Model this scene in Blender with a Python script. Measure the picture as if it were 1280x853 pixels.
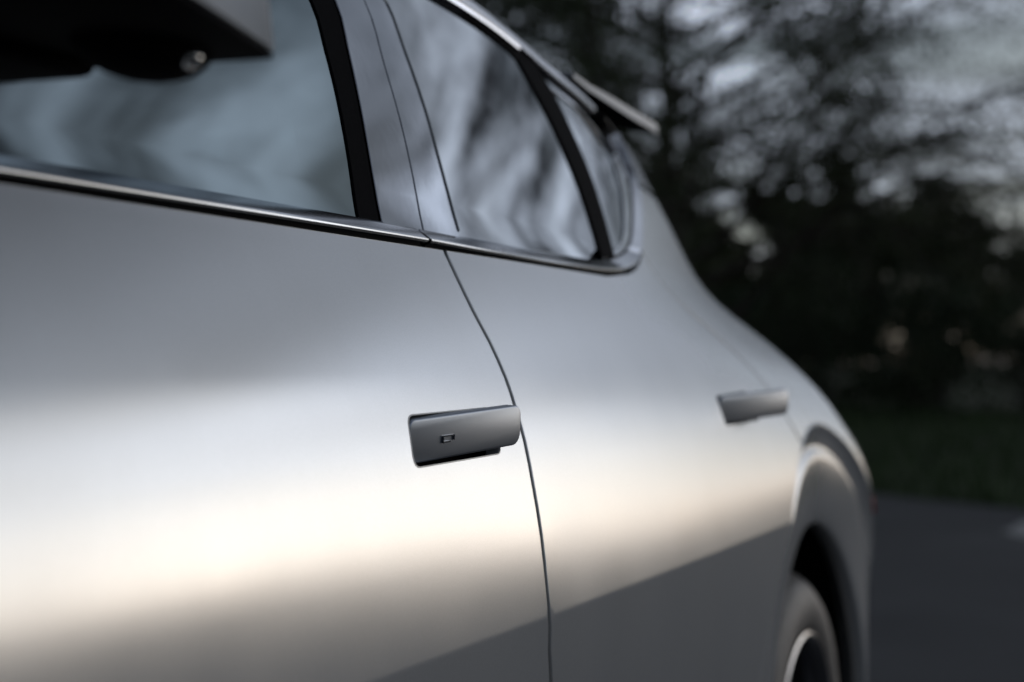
import bpy, bmesh, math, random
from mathutils import Vector, Matrix, noise
from mathutils.geometry import delaunay_2d_cdt
for o in list(bpy.data.objects): bpy.data.objects.remove(o)
scene = bpy.context.scene
COL = scene.collection
rad = math.radians
# ------------------------------------------------------------------ camera
cd = bpy.data.cameras.new('camera'); cam = bpy.data.objects.new('camera', cd); COL.objects.link(cam)
cam.location = (0, 0, 1.06)
YAW, PITCH = math.atan(860 / 2311.0), math.atan(28.5 / 2311.0)
cam.rotation_euler = (math.pi / 2 + PITCH, 0, YAW)
cd.sensor_width = 36; cd.lens = 65.0; cd.clip_start = 0.02; cd.clip_end = 6000
cd.dof.use_dof = True; cd.dof.focus_distance = 1.63; cd.dof.aperture_fstop = 3.8; cd.dof.aperture_blades = 9
scene.camera = cam
scene.render.resolution_x, scene.render.resolution_y = 1024, 682
# ------------------------------------------------------------------ sky and sun
CLOUD_X, CLOUD_Y, CLOUD_ROT = 20.2, 9.4, 155
SUN_AZ, SUN_EL = 30.0, 8.0       # degrees right of +Y, above the horizon
world = bpy.data.worlds.new('World'); scene.world = world; world.use_nodes = True
wt = world.node_tree; wn = wt.nodes; wl = wt.links
for n in list(wn): wn.remove(n)
def N(tree, kind, **kw):
    n = tree.nodes.new(kind)
    for k, v in kw.items():
        if k.startswith('i_'):
            key = k[2:]; key = int(key) if key.isdigit() else key.replace('_', ' ')
            n.inputs[key].default_value = v
        else: setattr(n, k, v)
    return n
sky = N(wt, 'ShaderNodeTexSky', sky_type='NISHITA', sun_disc=False)
sky.sun_elevation = rad(SUN_EL); sky.sun_rotation = rad(SUN_AZ)
sky.altitude = 50; sky.air_density = 1.0; sky.dust_density = 1.0; sky.ozone_density = 1.5
geo = N(wt, 'ShaderNodeTexCoord')
sep = N(wt, 'ShaderNodeSeparateXYZ'); wl.new(geo.outputs['Generated'], sep.inputs[0])
den = N(wt, 'ShaderNodeMath', operation='MAXIMUM', i_1=0.0); wl.new(sep.outputs['Z'], den.inputs[0])
den2 = N(wt, 'ShaderNodeMath', operation='ADD', i_1=0.16); wl.new(den.outputs[0], den2.inputs[0])
dx = N(wt, 'ShaderNodeMath', operation='DIVIDE'); wl.new(sep.outputs['X'], dx.inputs[0]); wl.new(den2.outputs[0], dx.inputs[1])
dy = N(wt, 'ShaderNodeMath', operation='DIVIDE'); wl.new(sep.outputs['Y'], dy.inputs[0]); wl.new(den2.outputs[0], dy.inputs[1])
comb = N(wt, 'ShaderNodeCombineXYZ'); wl.new(dx.outputs[0], comb.inputs[0]); wl.new(dy.outputs[0], comb.inputs[1])
mpc = N(wt, 'ShaderNodeMapping'); mpc.inputs['Location'].default_value = (CLOUD_X, CLOUD_Y, 0.0); mpc.inputs['Rotation'].default_value = (0, 0, rad(CLOUD_ROT)); mpc.inputs['Scale'].default_value = (0.55, 1.35, 1.0); wl.new(comb.outputs[0], mpc.inputs[0])
n1 = N(wt, 'ShaderNodeTexNoise', i_Scale=1.15, i_Detail=7.0, i_Roughness=0.55, i_Distortion=0.5); wl.new(mpc.outputs[0], n1.inputs['Vector'])
cr = N(wt, 'ShaderNodeMapRange', i_1=0.34, i_2=0.58); wl.new(n1.outputs['Fac'], cr.inputs[0])
n2 = N(wt, 'ShaderNodeTexNoise', i_Scale=2.6, i_Detail=6.0, i_Roughness=0.6, i_Distortion=0.25); wl.new(mpc.outputs[0], n2.inputs['Vector'])
# the clouds take their light from the sky they hang in: a greyed copy of it, darker where they are thick
bw = N(wt, 'ShaderNodeRGBToBW'); wl.new(sky.outputs[0], bw.inputs[0])
tone = N(wt, 'ShaderNodeMapRange', i_1=0.40, i_2=0.64, i_3=0.13, i_4=3.35); wl.new(n2.outputs['Fac'], tone.inputs[0])
pw = N(wt, 'ShaderNodeMath', operation='POWER', i_1=0.5); wl.new(bw.outputs[0], pw.inputs[0])
ps = N(wt, 'ShaderNodeMath', operation='MULTIPLY', i_1=3.0); wl.new(pw.outputs[0], ps.inputs[0])
mul = N(wt, 'ShaderNodeMath', operation='MULTIPLY'); wl.new(ps.outputs[0], mul.inputs[0]); wl.new(tone.outputs[0], mul.inputs[1])
ccol = N(wt, 'ShaderNodeMix', data_type='RGBA', blend_type='MULTIPLY'); ccol.inputs[0].default_value = 1.0
ccol.inputs[6].default_value = (0.95, 0.985, 1.06, 1); wl.new(mul.outputs[0], ccol.inputs[7])
blue = N(wt, 'ShaderNodeMix', data_type='RGBA'); blue.inputs[0].default_value = 0.5
wl.new(sky.outputs[0], blue.inputs[6]); wl.new(bw.outputs[0], blue.inputs[7])
# the cloud deck thins out low down, where the clear bright strip of sky shows under it
thin = N(wt, 'ShaderNodeMapRange', interpolation_type='SMOOTHSTEP', i_1=0.03, i_2=0.22, i_3=0.25, i_4=1.0); wl.new(sep.outputs['Z'], thin.inputs[0])
cov = N(wt, 'ShaderNodeMath', operation='MULTIPLY'); wl.new(cr.outputs[0], cov.inputs[0]); wl.new(thin.outputs[0], cov.inputs[1])
mixc = N(wt, 'ShaderNodeMix', data_type='RGBA'); wl.new(cov.outputs[0], mixc.inputs[0]); wl.new(blue.outputs[2], mixc.inputs[6]); wl.new(ccol.outputs[2], mixc.inputs[7])
cool = N(wt, 'ShaderNodeMix', data_type='RGBA', blend_type='MULTIPLY'); cool.inputs[0].default_value = 1.0
cool.inputs[7].default_value = (0.92, 0.985, 1.09, 1); wl.new(mixc.outputs[2], cool.inputs[6])
bg = N(wt, 'ShaderNodeBackground', i_Strength=0.15); wl.new(cool.outputs[2], bg.inputs['Color'])
wo = N(wt, 'ShaderNodeOutputWorld'); wl.new(bg.outputs[0], wo.inputs[0])
sd = bpy.data.lights.new('sun', 'SUN'); sd.energy = 0.5; sd.angle = rad(28.0); sd.color = (1.0, 0.975, 0.95)
sun = bpy.data.objects.new('sun', sd); COL.objects.link(sun)
sdir = Vector((math.sin(rad(SUN_AZ)) * math.cos(rad(SUN_EL)), math.cos(rad(SUN_AZ)) * math.cos(rad(SUN_EL)), math.sin(rad(SUN_EL))))
sun.rotation_euler = sdir.to_track_quat('Z', 'Y').to_euler(); sun.location = (6, 10, 5)
vs = scene.view_settings; vs.view_transform = 'Standard'; vs.look = 'None'; vs.exposure = -1.15; vs.gamma = 1.0; vs.use_curve_mapping = False
# ---- body surface of the car: lateral depth D from the camera-side reference plane x = 0 ----
XC = 1.52                     # x = -XC is the car's centre line
YW, ZW, RO = 3.13, 0.352, 0.435   # rear wheel centre, radius of the arch opening
YF = 0.15                     # front wheel centre
ZCR = 0.822                   # crease height
def _lerp(t, a, b): return a + (b - a) * t
def _sst(a, b, x):
    t = max(0.0, min(1.0, (x - a) / (b - a))); return t * t * (3 - 2 * t)
def _tab(xs, ys, x):
    if x <= xs[0]: return ys[0]
    for i in range(len(xs) - 1):
        if x <= xs[i + 1]:
            return _lerp((x - xs[i]) / (xs[i + 1] - xs[i]), ys[i], ys[i + 1])
    return ys[-1]
TZ = [0.20, 0.40, 0.60, ZCR - 0.0022, ZCR + 0.0018, 0.90, 0.97, 1.05, 1.16, 1.22, 1.35, 1.50]
# lean of the panel at those heights, at the front door and at the rear door
TA_F = [-24, -17, -8, -3.0, 3.0, 5.5, 11.0, 23.5, 28.0, 21.0, 23.0, 27.0]
TA_R = [-24, -17, -8, -3.0, 7.5, 10.5, 15.5, 25.0, 28.0, 21.0, 23.0, 27.0]
_ZS = [0.15 + 0.001 * i for i in range(1440)]
def _section(ta):
    ds = [0.0]
    for i in range(1, len(_ZS)): ds.append(ds[-1] + math.tan(math.radians(_tab(TZ, ta, _ZS[i] - 0.0005))) * 0.001)
    off = 0.608 - ds[int(round((1.0 - 0.15) / 0.001))]
    return [d + off for d in ds]
_DF, _DR = _section(TA_F), _section(TA_R)
def d0(z, y=2.0):
    f = (z - 0.15) / 0.001; i = max(0, min(len(_DF) - 2, int(f))); f -= i
    w = _sst(0.75, 2.3, y)
    return (_DF[i] + f * (_DF[i + 1] - _DF[i])) * (1 - w) + (_DR[i] + f * (_DR[i + 1] - _DR[i])) * w
_KZ = [0.90, 0.98, 1.04, 1.10, 1.17, 1.22, 1.60]; _KV = [0.004, 0.011, 0.020, 0.033, 0.055, 0.062, 0.070]
_KT = [_tab(_KZ, _KV, 0.10 + 0.005 * i) for i in range(340)]
for _ in range(3): _KT = [sum(_KT[max(0, min(339, i + j))] for j in range(-4, 5)) / 9 for i in range(340)]
def taper_k(z):
    f = (z - 0.10) / 0.005; i = max(0, min(338, int(f))); f -= i
    return _KT[i] + f * (_KT[i + 1] - _KT[i])
def s_corner(z): return _tab([0.0, 0.70, 0.85, 0.95, 1.05, 1.2, 1.45, 1.7], [3.54, 3.54, 3.48, 3.38, 3.33, 3.26, 3.05, 2.9], z)
def a_corner(z): return _tab([0.0, 0.9, 1.05, 1.2, 1.45, 1.7], [0.56, 0.56, 0.52, 0.46, 0.28, 0.2], z)
def s_front(z): return _tab([0.0, 0.9, 1.1, 1.3], [-0.15, -0.15, 0.0, 0.2], z)
def body_point(s, z, inward=0.0):
    """point (x, y, z) of the left body side; s runs along the car towards the tail and round its corner"""
    s0, a = s_corner(z), a_corner(z)
    sf, af = s_front(z), 0.55
    if s > s0:
        ph = min(math.pi / 2, (s - s0) / a); y = s0 + a * math.sin(ph); wrap = 1 - math.cos(ph)
    elif s < sf:
        ph = min(math.pi / 2, (sf - s) / af); y = sf - af * math.sin(ph); wrap = 1 - math.cos(ph)
    else:
        y = s; wrap = 0.0
    D = d0(z, y) + taper_k(z) * max(0.0, y - 1.7) ** 2 + 0.03 * max(0.0, 0.6 - y) ** 2
    if z < ZCR:        # the tuck below the crease fades out towards the rear arch
        D += (d0(ZCR, y) - d0(z, y)) * 0.8 * _sst(2.1, 3.3, y)
    r = math.hypot(y - YF, z - ZW)
    D = _lerp(1 - _sst(0.58, 0.68, r), D, 0.590 + 0.06 * max(0.0, 0.1 - y))
    D = D + wrap * (XC - D)
    return (-(D + inward), y, z)
def body_normal(s, z, h=0.0012):
    a = body_point(s + h, z); b = body_point(s - h, z); c = body_point(s, z + h); d = body_point(s, z - h)
    u = [a[i] - b[i] for i in range(3)]; v = [c[i] - d[i] for i in range(3)]
    n = [u[1] * v[2] - u[2] * v[1], u[2] * v[0] - u[0] * v[2], u[0] * v[1] - u[1] * v[0]]
    L = math.sqrt(sum(q * q for q in n)) or 1.0
    return [q / L for q in n]
# outlines measured on the body side: (metres along the car, height)
CUR = {
    'gap_b_low': [(1.6588, 1.1782), (1.656, 1.1451), (1.6567, 1.1101), (1.6634, 1.0808), (1.6645, 1.0462), (1.6599, 1.0164), (1.6575, 0.9852), (1.6534, 0.9423), (1.6528, 0.8971), (1.6503, 0.832), (1.6464, 0.8001), (1.6491, 0.7597)],
    'gap_b_up': [(1.724, 1.4339), (1.7027, 1.3629), (1.6861, 1.3031), (1.6612, 1.24), (1.6381, 1.1925)],
    'strip_l': [(1.582, 1.4067), (1.5683, 1.3574), (1.552, 1.3089), (1.524, 1.2455), (1.4962, 1.1933)],
    'strip_r': [(1.6406, 1.4179), (1.6202, 1.3659), (1.5949, 1.3071), (1.568, 1.2501), (1.5419, 1.1938)],
    'pillar_r': [(1.7916, 1.4468), (1.782, 1.3901), (1.7716, 1.3267), (1.7495, 1.2534), (1.7334, 1.1959)],
    'glass_top': [(2.0376, 1.4945), (2.1351, 1.4826), (2.2532, 1.4696), (2.2839, 1.4607)],
    'rubber_top': [(2.099, 1.5065), (2.2232, 1.4955), (2.3741, 1.4811)],
    'div_l': [(2.2839, 1.4607), (2.3099, 1.4103), (2.3273, 1.3582), (2.3288, 1.2934), (2.3095, 1.2331), (2.2874, 1.1979)],
    'div_r': [(2.3862, 1.4831), (2.4277, 1.4384), (2.4418, 1.3832), (2.439, 1.315), (2.4017, 1.2395), (2.3716, 1.2027)],
}
# ------------------------------------------------------------------ materials
def mat(name):
    m = bpy.data.materials.new(name); m.use_nodes = True
    return m, m.node_tree, m.node_tree.nodes['Principled BSDF']
def simple(name, col, rough, metal=0.0, bump=0.0, bscale=200.0, var=0.0, vscale=3.0, coat=0.0, spec=0.5, bdist=0.002):
    m, t, p = mat(name)
    p.inputs['Base Color'].default_value = (*col, 1); p.inputs['Roughness'].default_value = rough
    p.inputs['Metallic'].default_value = metal; p.inputs['Coat Weight'].default_value = coat; p.inputs['Coat Roughness'].default_value = 0.05
    p.inputs['Specular IOR Level'].default_value = spec
    tc = N(t, 'ShaderNodeTexCoord')
    if var:
        nz = N(t, 'ShaderNodeTexNoise', i_Scale=vscale, i_Detail=8.0, i_Roughness=0.6); t.links.new(tc.outputs['Object'], nz.inputs['Vector'])
        mr = N(t, 'ShaderNodeMapRange', i_1=0.3, i_2=0.7, i_3=1 - var, i_4=1 + var); t.links.new(nz.outputs['Fac'], mr.inputs[0])
        mx = N(t, 'ShaderNodeMix', data_type='RGBA', blend_type='MULTIPLY'); mx.inputs[0].default_value = 1
        mx.inputs[6].default_value = (*col, 1); t.links.new(mr.outputs[0], mx.inputs[7]); t.links.new(mx.outputs[2], p.inputs['Base Color'])
    if bump:
        nb = N(t, 'ShaderNodeTexNoise', i_Scale=bscale, i_Detail=4.0); t.links.new(tc.outputs['Object'], nb.inputs['Vector'])
        bp = N(t, 'ShaderNodeBump', i_Strength=bump, i_Distance=bdist); t.links.new(nb.outputs['Fac'], bp.inputs['Height']); t.links.new(bp.outputs[0], p.inputs['Normal'])
    return m
def paint_material():
    m, t, p = mat('satin_silver_paint')
    p.inputs['Metallic'].default_value = 0.52
    tc = N(t, 'ShaderNodeTexCoord')
    # faint dust and wipe marks: roughness and tint wander over the panel
    a = N(t, 'ShaderNodeTexNoise', i_Scale=5.0, i_Detail=4.0, i_Roughness=0.5); t.links.new(tc.outputs['Object'], a.inputs['Vector'])
    mr = N(t, 'ShaderNodeMapRange', i_1=0.2, i_2=0.8, i_3=PAINT_R - 0.02, i_4=PAINT_R + 0.03); t.links.new(a.outputs['Fac'], mr.inputs[0]); t.links.new(mr.outputs[0], p.inputs['Roughness'])
    mp = N(t, 'ShaderNodeMapping'); mp.inputs['Scale'].default_value = (1, 1, 0.35); t.links.new(tc.outputs['Object'], mp.inputs[0])
    b = N(t, 'ShaderNodeTexNoise', i_Scale=9.0, i_Detail=3.0, i_Roughness=0.5); t.links.new(mp.outputs[0], b.inputs['Vector'])
    mb = N(t, 'ShaderNodeMapRange', i_1=0.15, i_2=0.85, i_3=0.0, i_4=1.0); t.links.new(b.outputs['Fac'], mb.inputs[0])
    cm = N(t, 'ShaderNodeMix', data_type='RGBA'); cm.inputs[6].default_value = (*PAINT_A, 1); cm.inputs[7].default_value = (*PAINT_B, 1); t.links.new(mb.outputs[0], cm.inputs[0])
    f = N(t, 'ShaderNodeTexNoise', i_Scale=850.0, i_Detail=1.0); t.links.new(tc.outputs['Object'], f.inputs['Vector'])      # metallic flake
    fr = N(t, 'ShaderNodeMapRange', i_1=0.3, i_2=0.7, i_3=0.955, i_4=1.045); t.links.new(f.outputs['Fac'], fr.inputs[0])
    cx = N(t, 'ShaderNodeMix', data_type='RGBA', blend_type='MULTIPLY'); cx.inputs[0].default_value = 1; t.links.new(cm.outputs[2], cx.inputs[6]); t.links.new(fr.outputs[0], cx.inputs[7])
    t.links.new(cx.outputs[2], p.inputs['Base Color'])
    return m
PAINT_R, PAINT_A, PAINT_B = 0.215, (0.545, 0.555, 0.56), (0.52, 0.525, 0.525)
def glass_material(name, tint, ior, refl=(0.95, 0.98, 1.0)):
    m = bpy.data.materials.new(name); m.use_nodes = True; t = m.node_tree
    for n in list(t.nodes): t.nodes.remove(n)
    fr = N(t, 'ShaderNodeFresnel', i_IOR=ior)
    tc = N(t, 'ShaderNodeTexCoord'); nz = N(t, 'ShaderNodeTexNoise', i_Scale=5.0, i_Detail=1.0); t.links.new(tc.outputs['Object'], nz.inputs['Vector'])
    bp = N(t, 'ShaderNodeBump', i_Strength=0.006, i_Distance=0.01); t.links.new(nz.outputs['Fac'], bp.inputs['Height'])
    g = N(t, 'ShaderNodeBsdfGlossy', i_Roughness=0.015); g.inputs['Color'].default_value = (*refl, 1); t.links.new(bp.outputs[0], g.inputs['Normal'])
    tr = N(t, 'ShaderNodeBsdfTransparent'); tr.inputs['Color'].default_value = (*tint, 1)
    mx = N(t, 'ShaderNodeMixShader'); t.links.new(fr.outputs[0], mx.inputs[0]); t.links.new(tr.outputs[0], mx.inputs[1]); t.links.new(g.outputs[0], mx.inputs[2])
    o = N(t, 'ShaderNodeOutputMaterial'); t.links.new(mx.outputs[0], o.inputs[0])
    return m
M = {}
M['paint'] = paint_material()
M['handle'] = simple('grey_handle_paint', (0.27, 0.30, 0.345), 0.36, 0.85, bump=0.04, bscale=2500, bdist=0.0004)
M['cap'] = simple('dark_grey_shell', (0.085, 0.09, 0.10), 0.3, 0.7)
M['glass'] = glass_material('tinted_glass', (0.07, 0.09, 0.10), 4.0, (0.82, 0.96, 1.0))
M['privacy'] = glass_material('privacy_glass', (0.02, 0.022, 0.025), 6.0)
M['gloss'] = simple('gloss_pillar_trim', (0.31, 0.325, 0.35), 0.05, 1.0, bump=0.02, bscale=9, bdist=0.01)
M['moulding'] = simple('bright_moulding', (0.34, 0.345, 0.37), 0.07, 1.0)
M['roofstrip'] = simple('dark_bright_strip', (0.30, 0.30, 0.31), 0.12, 1.0)
M['edge'] = simple('polished_metal_edge', (0.36, 0.355, 0.34), 0.12, 1.0)
M['black'] = simple('matt_black_plastic', (0.004, 0.004, 0.005), 0.8, bump=0.2, bscale=600, spec=0.02)
M['rubber'] = simple('black_rubber', (0.008, 0.008, 0.009), 0.8, spec=0.1)
M['glossblack'] = simple('gloss_black_plastic', (0.006, 0.006, 0.007), 0.25)
M['dark'] = simple('dark_cavity', (0.004, 0.004, 0.004), 0.9, spec=0.1)
M['seat'] = simple('dark_seat_fabric', (0.02, 0.02, 0.022), 0.8, bump=0.3, bscale=300)
M['tyre'] = simple('tyre_rubber', (0.14, 0.13, 0.12), 0.6, var=0.25, vscale=20, bump=0.3, bscale=220)
M['rim'] = simple('rim_metal', (0.30, 0.30, 0.31), 0.22, 0.95)
M['rimdark'] = simple('rim_dark', (0.10, 0.10, 0.105), 0.28, 0.7)
M['disc'] = simple('brake_disc_steel', (0.10, 0.10, 0.10), 0.4, 0.9)
M['lens'] = simple('red_lamp_lens', (0.25, 0.012, 0.010), 0.12)
M['clear'] = simple('chrome_glint_lens', (0.6, 0.6, 0.6), 0.08, 0.9)
# ------------------------------------------------------------------ mesh helpers
def empty(name, loc, rz=0.0):
    o = bpy.data.objects.new(name, None); COL.objects.link(o); o.location = loc; o.rotation_euler = (0, 0, rz); o.empty_display_size = 0.3
    return o
def tag(o, label=None, cat=None, group=None, kind=None):
    for k, v in (('label', label), ('category', cat), ('group', group), ('kind', kind)):
        if v: o[k] = v
    return o
def make(name, verts, faces, m, parent=None, smooth=True, normals=None, side=0):
    if side:                                   # mirror to the far side of the car
        verts = [(-2 * XC - v[0], v[1], v[2]) for v in verts]; faces = [tuple(reversed(f)) for f in faces]
        if normals: normals = [(-n[0], n[1], n[2]) for n in normals]
    me = bpy.data.meshes.new(name); me.from_pydata([tuple(v) for v in verts], [], faces); me.materials.append(m)
    if smooth:
        me.polygons.foreach_set('use_smooth', [True] * len(me.polygons))
    if normals: me.normals_split_custom_set_from_vertices([tuple(n) for n in normals])
    me.update()
    o = bpy.data.objects.new(name, me); COL.objects.link(o)
    if parent is not None: o.parent = parent
    return o
def resample(pts, step, closed=False):
    """Catmull-Rom through pts, points about `step` apart"""
    n = len(pts); out = []
    rng = range(n if closed else n - 1)
    for i in rng:
        if closed: p0, p1, p2, p3 = pts[i - 1], pts[i], pts[(i + 1) % n], pts[(i + 2) % n]
        else: p0, p1, p2, p3 = pts[max(0, i - 1)], pts[i], pts[i + 1], pts[min(n - 1, i + 2)]
        L = math.dist(p1, p2); k = max(1, int(round(L / step)))
        for j in range(k):
            t = j / k
            out.append(tuple(0.5 * (2 * b + (c - a) * t + (2 * a - 5 * b + 4 * c - d) * t * t + (3 * b - a - 3 * c + d) * t ** 3) for a, b, c, d in zip(p0, p1, p2, p3)))
    if not closed: out.append(tuple(pts[-1]))
    return out
def densify(pts, step):
    out = []
    for i in range(len(pts) - 1):
        k = max(1, int(round(math.dist(pts[i], pts[i + 1]) / step)))
        out += [tuple(a + (b - a) * j / k for a, b in zip(pts[i], pts[i + 1])) for j in range(k)]
    return out + [tuple(pts[-1])]
def area2(p): return sum(p[i - 1][0] * p[i][1] - p[i][0] * p[i - 1][1] for i in range(len(p)))
def clean(p):
    q = []
    for a in p:
        if not q or math.dist(a, q[-1]) > 1e-4: q.append(a)
    if math.dist(q[0], q[-1]) < 1e-4: q.pop()
    return q
def inset(p, d):
    """offset a counter-clockwise polygon inwards by d"""
    n = len(p); out = []
    for i in range(n):
        a, b, c = Vector(p[i - 1]), Vector(p[i]), Vector(p[(i + 1) % n])
        e1, e2 = (b - a).normalized(), (c - b).normalized()
        n1, n2 = Vector((-e1.y, e1.x)), Vector((-e2.y, e2.x)); m = n1 + n2
        k = max(0.35, 1 + n1.dot(n2))
        out.append(tuple(b + m * (d / k)))
    return out
def inside(p, poly):
    c = False; j = len(poly) - 1; x, y = p
    for i in range(len(poly)):
        a, b = poly[i], poly[j]
        if (a[1] > y) != (b[1] > y) and x < (b[0] - a[0]) * (y - a[1]) / (b[1] - a[1]) + a[0]: c = not c
        j = i
    return c
def bdist(p, poly): return min((p[0] - a[0]) ** 2 + (p[1] - a[1]) ** 2 for a in poly)
def panel(name, outline, m, parent, gap=0.0036, step=0.018, inward=0.0, skirt=0.014, fil=0.0014, rows=(), side=0, hole=None, zig=0.0):
    """a sheet-metal or glass panel lying on the body surface inside `outline` (s, z), with rounded, turned-in edges"""
    poly = clean(outline)
    if area2(poly) < 0: poly.reverse()
    poly = inset(poly, gap + fil); holes = []
    if hole:
        h = clean(hole)
        if area2(h) < 0: h.reverse()
        holes.append(inset(h, -(fil)))
    ss = [p[0] for p in poly]; zs = [p[1] for p in poly]
    pts = []
    zr = [min(zs) + step * i for i in range(int((max(zs) - min(zs)) / step) + 1)]
    zr = [z for z in zr if all(abs(z - r) > step * 0.35 for r in rows)] + list(rows); rowset = set(rows)
    zr.sort()
    for zi, z in enumerate(zr):
        k = int((max(ss) - min(ss)) / step) + 1
        for i in range(k):
            p = (min(ss) + step * (i + 0.5 + (0.5 if zi % 2 else 0.0)), z)
            if inside(p, poly) and bdist(p, poly) > ((0.45 if z not in rowset else 0.12) * step) ** 2 and not any(inside(p, h) or bdist(p, h) < (0.3 * step) ** 2 for h in holes): pts.append(p)
    loops = [poly] + [list(reversed(h)) for h in holes]
    bverts = [p for L in loops for p in L]
    edges = []; o0 = 0
    for L in loops:
        edges += [(o0 + i, o0 + (i + 1) % len(L)) for i in range(len(L))]; o0 += len(L)
    allp = [Vector(p) for p in bverts + pts]
    vo, eo, fo, ov, oe, of = delaunay_2d_cdt(allp, edges, [], 1, 1e-6)
    v2 = [(v.x, v.y) for v in vo]
    fo = [f for f in fo if not any(inside((sum(v2[i][0] for i in f) / 3, sum(v2[i][1] for i in f) / 3), h) for h in holes)]
    V = [body_point(s, z, inward) for s, z in v2]; Nn = [body_normal(s, z) for s, z in v2]; Fc = []
    for f in fo:
        a, b, c = (v2[i] for i in f[:3])
        Fc.append(tuple(f) if (b[0] - a[0]) * (c[1] - a[1]) - (b[1] - a[1]) * (c[0] - a[0]) > 0 else tuple(reversed(f)))
    # skirts
    vi = {(round(v[0], 6), round(v[1], 6)): i for i, v in enumerate(v2)}
    for L in loops:
        ids = []
        for p in L:
            i = vi.get((round(p[0], 6), round(p[1], 6)))
            if i is None: i = min(range(len(v2)), key=lambda q: (v2[q][0] - p[0]) ** 2 + (v2[q][1] - p[1]) ** 2)
            ids.append(i)
        n = len(ids); base = len(V)
        for k in range(n):
            a, b, c = Vector(V[ids[k - 1]]), Vector(V[ids[k]]), Vector(V[ids[(k + 1) % n]])
            nn = Vector(Nn[ids[k]]); tg = (c - a).normalized(); out = tg.cross(nn).normalized()
            for (o_, d_, bl) in ((0.7, 0.3, 0.7), (1.0, 1.0, 1.6)):
                V.append(tuple(b + out * fil * o_ - nn * fil * d_)); q = (out * math.sin(bl) + nn * math.cos(bl)).normalized(); Nn.append(tuple(q))
            V.append(tuple(b + out * fil - nn * skirt)); Nn.append(tuple(out))
        for k in range(n):
            k2 = (k + 1) % n; r0 = [ids[k]] + [base + 3 * k + j for j in range(3)]; r1 = [ids[k2]] + [base + 3 * k2 + j for j in range(3)]
            for j in range(3): Fc.append((r0[j], r0[j + 1], r1[j + 1], r1[j]))
    return make(name, V, Fc, m, parent, True, Nn, side)
def sweep(name, path, section, m, parent, closed_section=True, side=0, caps=True, smooth=True):
    """sweep `section` [(along surface up, outward)] along (s, z) path on the body surface"""
    V, Fc, k = [], [], len(section); n = len(path)
    for i, (s, z) in enumerate(path):
        a = Vector(body_point(*path[max(0, i - 1)])); c = Vector(body_point(*path[min(n - 1, i + 1)])); b = Vector(body_point(s, z))
        nn = Vector(body_normal(s, z)); t = (c - a).normalized(); u = nn.cross(t).normalized()
        for (p, q) in section: V.append(tuple(b + u * p + nn * q))
    for i in range(n - 1):
        for j in range(k if closed_section else k - 1):
            j2 = (j + 1) % k; Fc.append((i * k + j, (i + 1) * k + j, (i + 1) * k + j2, i * k + j2))
    if caps and closed_section: Fc += [tuple(range(k)), tuple(reversed(range((n - 1) * k, n * k)))]
    o = make(name, V, Fc, m, parent, smooth, None, side)
    if smooth: auto_smooth(o, 35)
    return o
def auto_smooth(o, deg):
    bm = bmesh.new(); bm.from_mesh(o.data); bmesh.ops.recalc_face_normals(bm, faces=bm.faces)
    for e in bm.edges:
        if len(e.link_faces) == 2: e.smooth = e.calc_face_angle(0) < rad(deg)
    bm.to_mesh(o.data); bm.free()
def lathe(name, prof, m, parent, n=64, axis_pt=(0, 0, 0), side=0, deg=40):
    """revolve (outward x, radius) about the x axis through axis_pt"""
    V, Fc, k = [], [], len(prof)
    for i in range(n):
        a = 2 * math.pi * i / n
        for (x, r) in prof: V.append((axis_pt[0] + x, axis_pt[1] + r * math.cos(a), axis_pt[2] + r * math.sin(a)))
    for i in range(n):
        for j in range(k - 1): Fc.append((i * k + j, ((i + 1) % n) * k + j, ((i + 1) % n) * k + j + 1, i * k + j + 1))
    o = make(name, V, Fc, m, parent, True, None, side); auto_smooth(o, deg); return o
def bev_obj(name, bm, m, parent, width=0.0, seg=3, deg=40, side=0):
    me = bpy.data.meshes.new(name)
    if width: bmesh.ops.bevel(bm, geom=[e for e in bm.edges if len(e.link_faces) == 2 and e.calc_face_angle(0) > rad(25)], offset=width, segments=seg, profile=0.5, affect='EDGES', clamp_overlap=True)
    bm.to_mesh(me); bm.free(); V = [tuple(v.co) for v in me.vertices]; Fc = [tuple(p.vertices) for p in me.polygons]
    o = make(name, V, Fc, m, parent, True, None, side); auto_smooth(o, deg); return o
def hull(points):
    bm = bmesh.new(); vs_ = [bm.verts.new(p) for p in points]; r = bmesh.ops.convex_hull(bm, input=vs_)
    bmesh.ops.delete(bm, geom=[g for g in r['geom_interior'] if isinstance(g, bmesh.types.BMVert)], context='VERTS')
    bmesh.ops.dissolve_limit(bm, angle_limit=rad(2), verts=bm.verts, edges=bm.edges); return bm
def rbox(name, c, size, m, parent, bevel=0.02, rot=None, side=0, seg=3):
    bm = bmesh.new(); bmesh.ops.create_cube(bm, size=1)
    mt = Matrix.Translation(c) @ (rot or Matrix.Identity(4)) @ Matrix.Diagonal((*size, 1)); bmesh.ops.transform(bm, matrix=mt, verts=bm.verts)
    return bev_obj(name, bm, m, parent, bevel, seg, 40, side)
def inset_poly(p, d):
    q = clean(p)
    if area2(q) < 0: q.reverse()
    return inset(q, d)
GAP_R = [(2.583, 1.2255), (2.625, 1.18), (2.675, 1.145), (2.745, 1.1127), (2.81, 1.08), (2.8586, 1.045), (2.895, 1.003), (2.922, 0.965), (2.949, 0.932)]
_mo = [(0.945, 0.498), (0.945, 0.61), (0.90, 0.628), (0.80, 0.622), (0.72, 0.60), (0.68, 0.54), (0.68, 0.475), (0.71, 0.441)]
MIRROR_LOW = [(-d, y, z) for z in (1.2350, 1.2398) for (y, d) in _mo]
def _sc(k, z, dy=0.0): return [(-(0.545 + (d - 0.545) * k), 0.85 + (y - 0.85) * k + dy, z) for (y, d) in _mo]
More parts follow.
